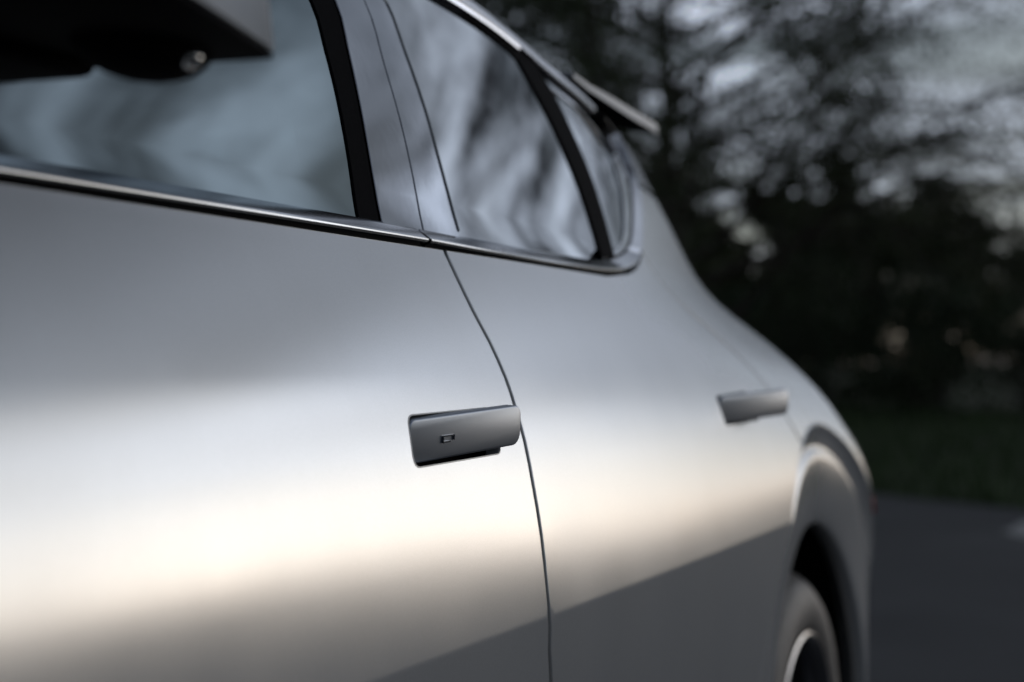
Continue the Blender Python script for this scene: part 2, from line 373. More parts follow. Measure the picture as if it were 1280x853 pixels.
MIRROR_CAP = _sc(1.008, 1.2400) + _sc(0.975, 1.265) + _sc(0.90, 1.31) + _sc(0.80, 1.35, 0.005) + _sc(0.65, 1.378, 0.012)
MIRROR_ARM = [(-d, y, z) for (y, d) in ((0.80, 0.60), (0.925, 0.60), (0.80, 0.70), (0.925, 0.70)) for z in (1.226, 1.250)]
MIRROR_GLASS = [(-d, y, z) for (d, z) in ((0.508, 1.252), (0.60, 1.252), (0.60, 1.35), (0.52, 1.352)) for y in (0.944, 0.9515)]
POD = (-0.547, 0.885, 1.2375)
PODLENS = (-0.520, 0.890, 1.2290)
# ------------------------------------------------------------------ the car
car = empty('parked_car', (0, 0, 0))
tag(car, 'satin silver car with flush door handles popped out, parked on the dark road', 'car')
def low_end(c):
    """run a pillar line on down behind the moulding"""
    c = [tuple(p) for p in c]; (a, b), (p, q) = c[-2], c[-1]; t = (1.184 - q) / (q - b)
    return c + [(p + (p - a) * t, 1.184)]
gb_low = [tuple(p) for p in CUR['gap_b_low']] + []
gb = resample(gb_low[:10], 0.02)[:-1] + densify([gb_low[9], (gb_low[9][0] + 0.004, 0.79), (gb_low[9][0] + 0.022, 0.735), (gb_low[9][0] + 0.10, 0.46), (gb_low[9][0] + 0.11, 0.36)], 0.02)
gap_up = [(1.690, 1.52)] + low_end(CUR['gap_b_up'])
gup = resample(gap_up, 0.02)                       # from roof down to the belt
ZB, ZT = 1.1745, 1.1868                            # body edge at the belt, lower edge of the glass
gr = resample([tuple(p) for p in GAP_R], 0.02)     # rear edge of the rear door, from the belt down to the arch
RA = 0.603
def arc(a0, a1, r=RA, yc=YW, n=40): return [(yc + r * math.cos(rad(a0 + (a1 - a0) * i / n)), ZW + r * math.sin(rad(a0 + (a1 - a0) * i / n))) for i in range(n + 1)]
ang_r = math.degrees(math.atan2(gr[-1][1] - ZW, gr[-1][0] - YW))
SILL = 0.40
ROWS = (ZCR - 0.012, ZCR - 0.0055, ZCR - 0.0035, ZCR - 0.0018, ZCR, ZCR + 0.0016, ZCR + 0.0032, ZCR + 0.0055, ZCR + 0.012)
ROOF = resample([(0.62, 1.20), (0.80, 1.29), (1.02, 1.395), (1.28, 1.475), (1.55, 1.512), (1.85, 1.520), (2.16, 1.515), (2.5, 1.484), (2.78, 1.468), (2.95, 1.455)], 0.03)
def at_y(curve, y):
    for a, b in zip(curve, curve[1:]):
        if (a[0] - y) * (b[0] - y) <= 0 and a[0] != b[0]: return a[1] + (b[1] - a[1]) * (y - a[0]) / (b[0] - a[0])
    return curve[-1][1]
def shifted(curve, d): return [(a, b + d) for a, b in curve]
def cut_curve(curve, y0, y1):
    c = [p for p in curve if y0 < p[0] < y1]
    return [(y0, at_y(curve, y0))] + c + [(y1, at_y(curve, y1))]
def rrect(cs, r, n=6):
    """closed polygon with rounded corners"""
    out = []; k = len(cs)
    for i in range(k):
        a, b, c = Vector(cs[i - 1]), Vector(cs[i]), Vector(cs[(i + 1) % k]); rr = r[i] if isinstance(r, (list, tuple)) else r
        u, v = (a - b).normalized(), (c - b).normalized(); p, q = b + u * rr, b + v * rr
        for j in range(n + 1):
            t = j / n; out.append(tuple(p * (1 - t) ** 2 + b * 2 * t * (1 - t) + q * t * t))
    return out
def door_handle(parent, rec, y0, z0, L, h, rise, swing, side):
    """recess cup + plate hinged at its front end and swung out at the rear"""
    # cup behind the hole: walls going inwards and a floor
    hp = clean(rec)
    if area2(hp) < 0: hp.reverse()
    hp2 = inset(hp, -0.0014)
    V, Fc = [], []; n = len(hp2)
    for (s, z) in hp2:
        b = Vector(body_point(s, z)); nn = Vector(body_normal(s, z))
        V += [tuple(b - nn * 0.002), tuple(b - nn * 0.030)]
    for i in range(n): j = (i + 1) % n; Fc.append((2 * i, 2 * j, 2 * j + 1, 2 * i + 1))
    Fc.append(tuple(2 * i + 1 for i in range(n)))
    o = make('handle_recess', V, Fc, M['black'], parent, False, None, side)
    sec = [(-0.0012, -0.003), (0.0012, -0.003), (0.0012, 0.0006), (-0.0012, 0.0006)]
    lip = sweep('recess_lip', hp2 + hp2[:1], [(0.0, -0.006), (0.0011, -0.006), (0.0011, 0.0003), (0.0, 0.0003)], M['glossblack'], parent, side=side, caps=False)
    # the plate, in local coords: u along the handle, v up, w outward
    cs = [(0, -h / 2), (L, -h / 2 + 0.001), (L + 0.001, h / 2), (0.001, h / 2)]
    pl = rrect(cs, [0.012, 0.014, 0.012, 0.009], 7); n = len(pl)
    if area2(pl) < 0: pl.reverse()
    hx = Vector(body_point(y0, z0)); hx.x -= 0.0055
    e_u = Vector((math.sin(swing), math.cos(swing), rise)).normalized(); e_w = Vector((math.cos(swing), -math.sin(swing), -0.05)).normalized()
    e_v = e_w.cross(e_u) * -1
    if e_v.z < 0: e_v = -e_v
    def T(u, v, w): return tuple(hx + e_u * u + e_v * v + e_w * w)
    V, Fc = [], []
    rings = [(0.0020, 0.0), (0.0009, -0.0003), (0.0002, -0.0010), (0.0, -0.0022), (0.0, -0.010), (0.0015, -0.012)]
    for (ins, w) in rings:
        for (u, v) in inset(pl, ins): V.append(T(u, v, w + 0.0004 * (1 - (2 * v / h) ** 2)))
    for k in range(len(rings) - 1):
        for i in range(n): j = (i + 1) % n; Fc.append((k * n + i, k * n + j, (k + 1) * n + j, (k + 1) * n + i))
    Fc.append(tuple(range(n))); Fc.append(tuple(reversed(range((len(rings) - 1) * n, len(rings) * n))))
    plate = make('door_handle', V, Fc, M['handle'], parent, True, None, side); auto_smooth(plate, 38)
    # hinge bar from the cup to the plate
    b = Vector(body_point(y0 + 0.12, z0)); c = Vector(T(0.13, 0, -0.014))
    rbox('handle_hinge', ((b.x + c.x) / 2 - 0.008, y0 + 0.13, z0 + 0.13 * rise), (0.02 + abs(c.x - b.x), 0.03, h * 0.55), M['glossblack'], parent, 0.003, side=side)
    return plate, T
def lock_mark(parent, T, u, h, side):
    """small raised open bracket embossed on the front handle"""
    V, Fc = [], []
    w, q, t = 0.0190, 0.0060, 0.0012
    for (u0, u1, v0, v1) in ((0, w, q - t, q), (0, t, 0, q - t), (w - t, w, 0.0012, q - t), (0, w * 0.62, -t * 0.2, t * 0.8)):
        b = len(V)
        for du, dv, dw in ((u0, v0, 0), (u1, v0, 0), (u1, v1, 0), (u0, v1, 0)):
            for ww in (0.0004, 0.0019): V.append(T(u + du, dv - q * 0.75, ww))
        Fc += [(b + 1, b + 3, b + 5, b + 7), (b, b + 1, b + 7, b + 6), (b, b + 2, b + 3, b + 1), (b + 2, b + 4, b + 5, b + 3), (b + 4, b + 6, b + 7, b + 5)]
    return make('lock_mark', V, Fc, M['moulding'], parent, False, None, side)
BELT_SEC = [(-0.0016, -0.008), (-0.0016, 0.0022), (-0.0006, 0.0034), (0.0010, 0.0036)] + [(0.0018 + 0.0160 * i / 7.0, 0.0033 - 0.0080 * (i / 7.0)) for i in range(8)] + [(0.0184, -0.016)]
for side in (0, 1):
    # ---------------- front door
    y_f = 0.62
    ol = densify([(y_f + 0.02, SILL), (gb[-1][0] - 0.002, SILL)], 0.03) + [p for p in reversed(gb) if p[1] > SILL + 0.005 and p[1] < ZB] + [(gb[0][0], ZB)] + densify([(1.60, ZB), (y_f, ZB)], 0.03) + densify([(y_f - 0.02, 1.0), (y_f + 0.03, 0.7)], 0.05)
    frec = rrect([(1.4010, 1.0165), (1.3870, 0.9755), (1.590, 0.9785), (1.592, 1.0190)], [0.010, 0.013, 0.012, 0.012])
    fd = panel('front_door', ol, M['paint'], car, rows=ROWS, side=side, hole=frec)
    pl, T = door_handle(fd, frec, 1.4000, 0.9950, 0.190, 0.0375, 0.048, rad(9.0), side)
    lock_mark(fd, T, 0.052, 0.0375, side)
    # belt moulding with its bright lower edge
    bp = [(0.60 + 0.03 * i, ZB + 0.002) for i in range(34)] + [(1.6165, ZB + 0.002)]
    sweep('belt_moulding', bp, BELT_SEC, M['moulding'], fd, side=side)
    sweep('bright_edge', bp, [(-0.0018, 0.0018), (-0.0008, 0.0040), (0.0006, 0.0043), (0.0014, 0.0034), (0.0004, 0.0020)], M['edge'], fd, side=side)
    sweep('belt_channel', [(a, b - 0.004) for a, b in bp], [(-0.004, -0.012), (0.006, -0.012), (0.006, -0.004), (-0.004, -0.007)], M['dark'], fd, side=side)
    sl = resample([(1.556, 1.47)] + low_end(CUR['strip_l']), 0.02)
    sr = resample([(1.618, 1.48)] + low_end(CUR['strip_r']), 0.02)
    rt_ = cut_curve(shifted(ROOF, -0.045), 0.86, 1.556)
    g = [(0.86, ZT)] + densify([(0.89, ZT), (1.44, ZT)], 0.03) + list(reversed(sl))[0:-1] + list(reversed(rt_))
    panel('window_glass', g, M['glass'], fd, gap=-0.003, inward=0.008, skirt=0.004, fil=0.0008, side=side)
    panel('window_seal', list(sl) + list(reversed(sr)), M['black'], fd, gap=0, inward=0.006, skirt=0.01, fil=0.001, side=side)
    up_ = [p for p in gup if p[1] < 1.485]
    panel('pillar_trim', [(1.628, 1.485)] + [p for p in sr if p[1] < 1.48] + list(reversed(up_)), M['gloss'], fd, gap=0.0012, inward=0.0042, skirt=0.012, fil=0.001, side=side)
    # the seal along the frame at the top of the front glass, and the sail corner at the mirror
    tp = cut_curve(shifted(ROOF, -0.033), 0.72, 1.69)
    sweep('frame_seal', tp, [(-0.013, -0.008), (-0.013, 0.0), (0.013, 0.002), (0.013, -0.008)], M['black'], fd, side=side)
    panel('mirror_sail', densify([(0.70, ZT + 0.003), (0.865, ZT + 0.003)], 0.03) + densify([(0.865, 1.27), (0.80, 1.245), (0.70, 1.205)], 0.03), M['glossblack'], fd, gap=0.001, inward=0.0, side=side)
    # ---------------- rear door
    a_low = 180 - math.degrees(math.asin((0.47 - ZW) / RA))
    ar = arc(a_low, ang_r)
    ol = densify([(gb[-1][0] + 0.002, SILL), (2.50, SILL), (ar[0][0] - 0.006, 0.455)], 0.03) + ar + list(reversed(gr))[1:] + densify([(2.57, 1.222), (2.529, 1.2086), (2.45, 1.1935), (2.3867, 1.1851), (2.2416, 1.1752), (2.0, ZB), (gb[0][0], ZB)], 0.03) + [p for p in gb if SILL + 0.005 < p[1] < ZB]
    rrec = rrect([(2.4800, 1.0150), (2.468, 0.9765), (2.690, 0.9775), (2.690, 1.0180)], [0.007, 0.009, 0.012, 0.012])
    rd = panel('rear_door', ol, M['paint'], car, rows=ROWS, side=side, hole=rrec)
    door_handle(rd, rrec, 2.490, 0.9955, 0.210, 0.0380, 0.040, rad(14.5), side)
    bl = resample([(1.6245, ZB + 0.002), (1.80, ZB + 0.0005), (2.0, ZB + 0.0005), (2.2416, 1.1787), (2.3867, 1.1891), (2.529, 1.2136), (2.6545, 1.257), (2.80, 1.318), (2.88, 1.362), (2.918, 1.405), (2.915, 1.44)], 0.015)
    sweep('belt_moulding', bl, BELT_SEC, M['moulding'], rd, side=side)
    sweep('bright_edge', bl[:int(len(bl) * 0.62)], [(-0.0018, 0.0018), (-0.0008, 0.0040), (0.0006, 0.0043), (0.0014, 0.0034), (0.0004, 0.0020)], M['edge'], rd, side=side)
    sweep('belt_channel', [(a, b - 0.004) for a, b in bl[:int(len(bl) * 0.6)]], [(-0.004, -0.012), (0.006, -0.012), (0.006, -0.004), (-0.004, -0.007)], M['dark'], rd, side=side)
    pr = resample([(1.752, 1.478)] + low_end(CUR['pillar_r']), 0.02)
    panel('pillar_trim', list(up_) + list(reversed(pr)), M['gloss'], rd, gap=0.0012, inward=0.0042, skirt=0.012, fil=0.001, side=side)
    sweep('trim_edge', [p for p in pr if p[1] > 1.188], [(-0.0014, -0.006), (-0.0014, -0.0034), (0.0, -0.0022), (0.0014, -0.0034), (0.0014, -0.006)], M['edge'], rd, side=side)
    gt = resample([(1.752, 1.4865), (1.86, 1.485)] + [tuple(p) for p in CUR['glass_top']], 0.03)
    dl = resample([tuple(p) for p in CUR['div_l']], 0.02); dr = resample([tuple(p) for p in CUR['div_r']], 0.02)
    g = densify([(1.684, ZT), (2.21, ZT + 0.004)], 0.03) + list(reversed(dl))[1:-1] + list(reversed(gt)) + pr[1:-1]
    panel('window_glass', g, M['privacy'], rd, gap=-0.0005, inward=0.0075, skirt=0.004, fil=0.0008, side=side)
    panel('window_seal', dl + list(reversed(dr)), M['black'], rd, gap=0, inward=0.0045, skirt=0.01, fil=0.001, side=side)
    rb = resample([(1.70, 1.502), (1.86, 1.4985)] + [tuple(p) for p in CUR['rubber_top']], 0.03)
    panel('frame_seal', [(1.70, 1.486)] + gt[1:] + list(reversed(rb)), M['black'], rd, gap=-0.0006, inward=0.005, skirt=0.01, fil=0.001, side=side)
    # ---------------- quarter window and the bright strip along the roof
    qo = resample([(2.296, 1.1965), (2.385, 1.2055), (2.515, 1.2285), (2.63, 1.270), (2.78, 1.335), (2.855, 1.376), (2.892, 1.410), (2.885, 1.438)], 0.02)
    ct = resample([(2.885, 1.438), (2.70, 1.4475), (2.4406, 1.4570), (2.295, 1.470)], 0.02)
    q = qo[:-1] + ct + dr[1:-1]
    qh = resample([(2.312, 1.2035), (2.4134, 1.2165), (2.5214, 1.2440), (2.6238, 1.2907), (2.695, 1.335), (2.730, 1.375), (2.7143, 1.4106), (2.62, 1.4350), (2.46, 1.4430), (2.328, 1.4520)], 0.02) + [p for p in ((2.352, 1.420), (2.371, 1.370), (2.372, 1.306), (2.342, 1.234))]
    qw = panel('quarter_window', inset_poly(qh, -0.004), M['privacy'], car, gap=0, inward=0.0095, skirt=0.004, fil=0.0008, side=side)
    panel('window_surround', q, M['gloss'], qw, gap=0.0, inward=0.0065, skirt=0.008, fil=0.001, side=side, hole=qh)
    top = cut_curve(shifted(ROOF, -0.0085), 0.80, 2.74)
    sweep('roof_moulding', top, [(-0.010, -0.008), (-0.010, 0.001), (-0.004, 0.004), (0.003, 0.004), (0.008, 0.001), (0.008, -0.008)], M['roofstrip'], car, side=side)
    lowm = cut_curve(shifted(ROOF, -0.0235), 1.70, 2.30)
    sweep('frame_strip', lowm, [(-0.0035, -0.006), (-0.0035, 0.001), (0, 0.003), (0.0035, 0.001), (0.0035, -0.006)], M['moulding'], rd, side=side)
    # ---------------- rear quarter panel with the pillar above it
    def edge_s(z): return s_corner(z) + a_corner(z) * 0.80
    zz = [0.55 + 0.03 * i for i in range(27)]
    back = [(edge_s(z), z) for z in zz if z < 1.36]
    ar2 = arc(ang_r, -2, RA)
    ol = gr + ar2[1:] + densify([(ar2[-1][0], 0.34), (edge_s(0.34), 0.34)], 0.04)[1:] + [(edge_s(z), z) for z in (0.38, 0.42, 0.46, 0.50)] + back + densify([(edge_s(1.35), 1.352), (2.88, 1.352)], 0.04)[1:] + densify([(2.87, 1.350), (2.80, 1.3145), (2.6545, 1.253), (2.60, 1.2335), (2.585, 1.2285)], 0.03)
    qp = panel('rear_quarter_panel', ol, M['paint'], car, step=0.026, side=side)
    ol = densify([(2.885, 1.354), (edge_s(1.354), 1.354)], 0.03) + [(edge_s(z), z) for z in (1.38, 1.41, 1.44, 1.465)] + densify([(edge_s(1.468), 1.468), (2.86, 1.462)], 0.03) + [(2.92, 1.44), (2.922, 1.40)]
    panel('upper_pillar_panel', ol, M['glossblack'], car, step=0.03, side=side)
    # ---------------- arch ring: undercut, bright rounded ledge, flat face, rolled lip
    PROF = [(0.606, 0.006, 0), (0.6035, 0.0045, 0), (0.600, 0.0070, 0), (0.596, 0.0100, 0), (0.584, 0.0112, 0), (0.572, 0.0125, 0), (0.567, 0.0130, 0), (0.562, 0.0112, 0), (0.557, 0.0085, 0), (0.552, 0.0075, 0), (0.545, 0.0070, 0), (0.52, 0.0062, 0), (0.49, 0.0056, 0), (0.46, 0.0054, 0), (0.443, 0.0056, 0), (0.438, 0.0070, 0), (RO, 0.010, 0), (RO + 0.001, 0.030, 0)]
    for yc, a0, a1 in ((YW, -14, 194), (YF, -14, 194)):
        V, Fc = [], []; K = len(PROF); NA = 110
        for i in range(NA + 1):
            a = rad(a0 + (a1 - a0) * i / NA)
            for (r, dep, _) in PROF:
                y, z = yc + r * math.cos(a), ZW + r * math.sin(a); x = body_point(y, z)[0]
                sa = max(0.0, math.sin(a))
                if 0.5525 < r: dep = 0.0075 + (dep - 0.0075) * _sst(0.25, 0.85, sa)
                lean = 0.45 * min(0.030, max(0.0, 0.599 - r)) + 0.20 * max(0.0, 0.555 - r) * sa      # the ring leans in towards the tyre
                dep += lean * sa
                V.append((x - dep + 0.0035, y, z))
        for i in range(NA):
            for j in range(K - 1): Fc.append((i * K + j, (i + 1) * K + j, (i + 1) * K + j + 1, i * K + j + 1))
        o = make('wheel_arch', V, Fc, M['paint'], car, True, None, side); auto_smooth(o, 60)
        # wheel housing: dark liner behind the opening
        V, Fc = [], []
        for i in range(41):
            a = rad(-30 + 240 * i / 40)
            for (x, r) in ((-0.645, RO + 0.003), (-0.66, RO + 0.008), (-0.72, RO + 0.03), (-1.02, RO + 0.03), (-1.02, 0.02)):
                V.append((x, yc + r * math.cos(a), ZW + r * math.sin(a)))
        for i in range(40):
            for j in range(4): Fc.append((i * 5 + j, (i + 1) * 5 + j, (i + 1) * 5 + j + 1, i * 5 + j + 1))
        make('arch_liner', V, Fc, M['dark'], car, True, None, side)
    # ---------------- front wing, sill
    ol = densify([(0.615, ZB), (0.60, 1.0), (0.645, 0.72)], 0.04) + arc(math.degrees(math.atan2(0.72 - ZW, 0.645 - YF)), 183, RA, YF)[1:] + [(-0.60, ZW - 0.03), (-0.60, 0.60), (-0.58, 0.80)] + densify([(-0.50, 0.86), (-0.2, 0.98), (0.15, 1.09), (0.50, ZB - 0.01)], 0.04)
    panel('front_wing', ol, M['paint'], car, step=0.04, side=side)
    ol = densify([(0.72, 0.40), (0.735, 0.47), (0.64, 0.66), (0.645, 0.71)], 0.03) + arc(math.degrees(math.atan2(0.70 - ZW, 0.64 - YF)), 8, RA, YF, 16)[1:]
    sec = densify([(0.74, SILL - 0.002), (2.54, SILL - 0.002)], 0.05) + densify([(2.54, 0.24), (0.74, 0.24)], 0.05)
    panel('sill_panel', sec, M['black'], car, gap=0, inward=0.004, step=0.05, side=side)
    # added inner sheet, coloured near black to keep the panel gaps dark
    ib = densify([(0.66, 0.42), (2.44, 0.42)], 0.08) + densify([(2.44, 0.75), (2.62, 0.93), (2.86, 1.06), (2.86, 1.17)], 0.06) + densify([(2.80, 1.172), (0.66, 1.172)], 0.08)[1:]
    panel('gap_dark_sheet', ib, M['dark'], car, gap=0, inward=0.034, step=0.05, skirt=0.02, side=side)
    ib = densify([(1.60, 1.175), (1.69, 1.175)], 0.03) + densify([(1.70, 1.24), (1.75, 1.48), (1.58, 1.47), (1.49, 1.25)], 0.03)
    panel('pillar_core', ib, M['dark'], car, gap=0, inward=0.020, step=0.04, skirt=0.02, side=side)
    # ---------------- wheels
    for yc in (YW, YF):
        xw = -0.632
        w = lathe('wheel', [(-0.012, 0.252), (0.001, 0.2505), (0.003, 0.246), (0.000, 0.240), (-0.016, 0.232), (-0.030, 0.229), (-0.20, 0.225)], M['rim'], car, 72, (xw, yc, ZW), side)
        R = 0.350
        tp_ = [(-0.018, 0.247), (-0.004, 0.252), (0.004, 0.268), (0.006, 0.290), (0.004, 0.310), (-0.003, 0.3205), (-0.0035, 0.3225), (-0.006, 0.326), (-0.016, 0.338), (-0.028, 0.3455), (-0.045, 0.349), (-0.062, R), (-0.064, R - 0.008), (-0.072, R - 0.008), (-0.074, R), (-0.12, R + 0.001), (-0.122, R - 0.008), (-0.130, R - 0.008), (-0.132, R), (-0.2, 0.347), (-0.225, 0.325), (-0.23, 0.26)]
        lathe('tyre', tp_, M['tyre'], w, 120, (xw, yc, ZW), side, 50)
        # shoulder blocks
        V, Fc = [], []
        for i in range(72):
            a = 2 * math.pi * i / 72; b = a + 2 * math.pi / 72 * 0.62
            base = len(V)
            for (x, r) in ((-0.012, 0.3365), (-0.03, 0.3485), (-0.055, 0.3525)):
                for ang in (a, b): V.append((xw + x, yc + r * math.cos(ang), ZW + r * math.sin(ang)))
            Fc += [(base, base + 1, base + 3, base + 2), (base + 2, base + 3, base + 5, base + 4)]
        make('tread_blocks', V, Fc, M['tyre'], w, False, None, side)['kind'] = 'stuff'
        for k in range(5):
            a = 2 * math.pi * k / 5 + 0.35
            for da in (-0.13, 0.13):
                u = Vector((0, math.cos(a + da * 0.5), math.sin(a + da * 0.5))); e = Vector((0, math.cos(a + da), math.sin(a + da))); t = Vector((0, -math.sin(a + da), math.cos(a + da)))
                c0 = Vector((xw - 0.045, yc, ZW))
                bm = hull([tuple(c0 + u * 0.05 + t * 0.016 * q + Vector((w_, 0, 0))) for q in (-1, 1) for w_ in (0, -0.03)] + [tuple(c0 + e * 0.238 + t * 0.013 * q + Vector((0.022 + w_, 0, 0))) for q in (-1, 1) for w_ in (0, -0.03)])
                bev_obj('spoke', bm, M['rimdark'], w, 0.004, 2, 40, side)
        lathe('hub_cap', [(0.002, 0.0), (0.0, 0.03), (-0.008, 0.045), (-0.03, 0.06), (-0.08, 0.07)], M['rimdark'], w, 32, (xw - 0.03, yc, ZW), side)
        lathe('brake_disc', [(0, 0.06), (0.0, 0.19), (-0.02, 0.19), (-0.02, 0.06)], M['disc'], w, 48, (xw - 0.12, yc, ZW), side)
    # ---------------- tail lamp wrapped round the corner
    ol = densify([(s_corner(0.79) + 0.075, 0.772), (edge_s(0.79) + 0.4, 0.772)], 0.03) + densify([(edge_s(0.79) + 0.4, 0.806), (s_corner(0.79) + 0.08, 0.806)], 0.03)
    panel('tail_lamp', ol, M['lens'], car, gap=0, inward=-0.006, step=0.03, skirt=0.012, side=side)
# ---------------- tail, bumper, rear window, roof, bonnet, windscreen: closed right across the car
def cross_grid(name, rows_fn, zs, m, n=28, parent=car):
    V, Fc = [], []
    for z in zs:
        L = rows_fn(z); V += L
    k = len(V) // len(zs)
    for i in range(len(zs) - 1):
        for j in range(k - 1): Fc.append((i * k + j, i * k + j + 1, (i + 1) * k + j + 1, (i + 1) * k + j))
    o = make(name, V, Fc, m, parent, True); auto_smooth(o, 50); return o
def tail_row(z, n=14):
    L = [body_point(s_corner(z) + a_corner(z) * (0.805 + (math.pi / 2 - 0.805) * i / n), z) for i in range(n + 1)]
    return L + [(-2 * XC - p[0], p[1], p[2]) for p in reversed(L[:-1])]
cross_grid('tailgate', tail_row, [0.62 + 0.03 * i for i in range(18)], M['paint'])
cross_grid('rear_bumper', tail_row, [0.26 + 0.03 * i for i in range(13)], M['paint'])
cross_grid('rear_window', tail_row, [1.135 + 0.03 * i for i in range(12)], M['privacy'])
cross_grid('front_bumper', lambda z: (lambda L: L + [(-2 * XC - p[0], p[1], p[2]) for p in reversed(L[:-1])])([body_point(-0.55 - (0.46) * i / 14, z) for i in range(15)]), [0.26 + 0.04 * i for i in range(16)], M['paint'])
def roof_z(y, u, zr): return zr + 0.075 * (1 - abs(u) ** 2.2) * _sst(0.7, 1.4, y)
def across(y, zr, n=24, drop=0.0, lift=None):
    xe = body_point(min(y, s_corner(zr)), zr)[0]; half = xe + XC; L = []
    for j in range(n + 1):
        u = 1 - 2 * j / n; L.append((-XC + half * u, y, (roof_z(y, u, zr) if lift is None else zr + lift * (1 - abs(u) ** 2.2)) - drop))
    return L
ys = [1.32 + 0.06 * i for i in range(27)] + [2.93]
cross_grid('roof', lambda y: across(y, at_y(ROOF, y)), ys, M['paint'])
cross_grid('windscreen', lambda y: across(y, at_y(ROOF, y) - 0.004), [0.64 + 0.05 * i for i in range(14)] + [1.318], M['glass'])
cross_grid('bonnet', lambda y: across(y, _tab([-0.6, -0.45, -0.2, 0.15, 0.5, 0.62], [0.80, 0.875, 0.985, 1.095, 1.168, 1.185], y), lift=0.06), [-0.52 + 0.06 * i for i in range(20)], M['paint'])
for side in (0, 1):     # screen pillars
    sweep('screen_pillar', cut_curve(ROOF, 0.64, 1.36), [(-0.03, -0.02), (-0.03, 0.0), (0.0, 0.006), (0.012, 0.0), (0.012, -0.02)], M['glossblack'], car, side=side)
# spoiler: a wing carried past the roof edge, dark underneath
def sp_row(y, t):
    zr = _tab([2.60, 2.70, 2.85, 3.0, 3.2], [1.4915, 1.4897, 1.4865, 1.484, 1.484], y)
    xe = _tab([2.60, 2.70, 2.85, 3.0, 3.15, 3.20], [-0.870, -0.879, -0.882, -0.889, -0.898, -0.912], y); half = xe + XC
    return [(-XC + half * u, y - 0.02 * (1 - abs(u)), zr + 0.065 * (1 - abs(u) ** 2.2) - t) for u in [1 - 2 * j / 30.0 for j in range(31)]]
spy = [2.60, 2.70, 2.78, 2.85, 2.95, 3.05, 3.12, 3.17, 3.195]
V, Fc = [], []
for i, y in enumerate(spy): V += sp_row(y, 0.0)
for i, y in enumerate(reversed(spy)): V += sp_row(y, _tab([2.60, 2.9, 3.195], [0.006, 0.014, 0.015], y))
k = 31; nr = 2 * len(spy)
for i in range(nr):
    i2 = (i + 1) % nr
    for j in range(k - 1): Fc.append((i * k + j, i * k + j + 1, i2 * k + j + 1, i2 * k + j))
Fc += [tuple(i * k for i in range(nr)), tuple(reversed([i * k + k - 1 for i in range(nr)]))]
spo = make('roof_spoiler', V, Fc, M['cap'], car, True); spo.data.materials.append(M['black'])
for p in spo.data.polygons:
    if p.normal.z < -0.2 or (p.center.y < 2.7): p.material_index = 1
auto_smooth(spo, 35)
for p in spo.data.polygons: p.material_index = 1 if p.normal.z < -0.4 else 0
# floor pan, cabin and seats seen faintly through the glass
rbox('floor_pan', (-XC, 1.65, 0.30), (1.55, 4.2, 0.10), M['dark'], car, 0.03)
rbox('dashboard', (-XC, 0.72, 1.05), (1.45, 0.35, 0.22), M['seat'], car, 0.06)
for yy, n in ((1.42, 2), (2.30, 3)):
    for i in range(n):
        xx = -XC + (i - (n - 1) / 2.0) * (0.74 if n == 2 else 0.46)
        st = rbox('seat', (xx, yy - 0.22, 0.66), (0.50 if n == 2 else 0.45, 0.52, 0.16), M['seat'], car, 0.05)
        rbox('backrest', (xx, yy + 0.08, 0.93), (0.48 if n == 2 else 0.44, 0.14, 0.60), M['seat'], st, 0.05, Matrix.Rotation(rad(-14), 4, 'X'))
        rbox('headrest', (xx, yy + 0.17, 1.30), (0.26, 0.10, 0.17), M['seat'], st, 0.04, Matrix.Rotation(rad(-8), 4, 'X'))
# ------------------------------------------------------------------ wing mirrors
for side in (0, 1):
    root = bev_obj('wing_mirror', hull(MIRROR_LOW), M['black'], car, 0.0015, 2, 40, side)
    bev_obj('mirror_cap', hull(MIRROR_CAP), M['cap'], root, 0.003, 3, 40, side)
    bev_obj('mirror_arm', hull(MIRROR_ARM), M['black'], root, 0.008, 3, 40, side)
    # camera pod slung below the housing, its small lens a chrome ball shaped to catch a glint
    bm = bmesh.new(); bmesh.ops.create_uvsphere(bm, u_segments=28, v_segments=16, radius=1)
    bmesh.ops.transform(bm, matrix=Matrix.Translation(POD) @ Matrix.Diagonal((0.032, 0.055, 0.021, 1)), verts=bm.verts)
    pod = bev_obj('camera_pod', bm, M['black'], root, 0, 1, 60, side)
    bm = bmesh.new(); bmesh.ops.create_uvsphere(bm, u_segments=20, v_segments=12, radius=0.0065); bmesh.ops.translate(bm, vec=PODLENS, verts=bm.verts)
    bev_obj('pod_lens', bm, M['clear'], root, 0, 2, 80, side)
    mg = hull(MIRROR_GLASS); bev_obj('mirror_glass', mg, M['moulding'], root, 0.002, 2, 40, side)
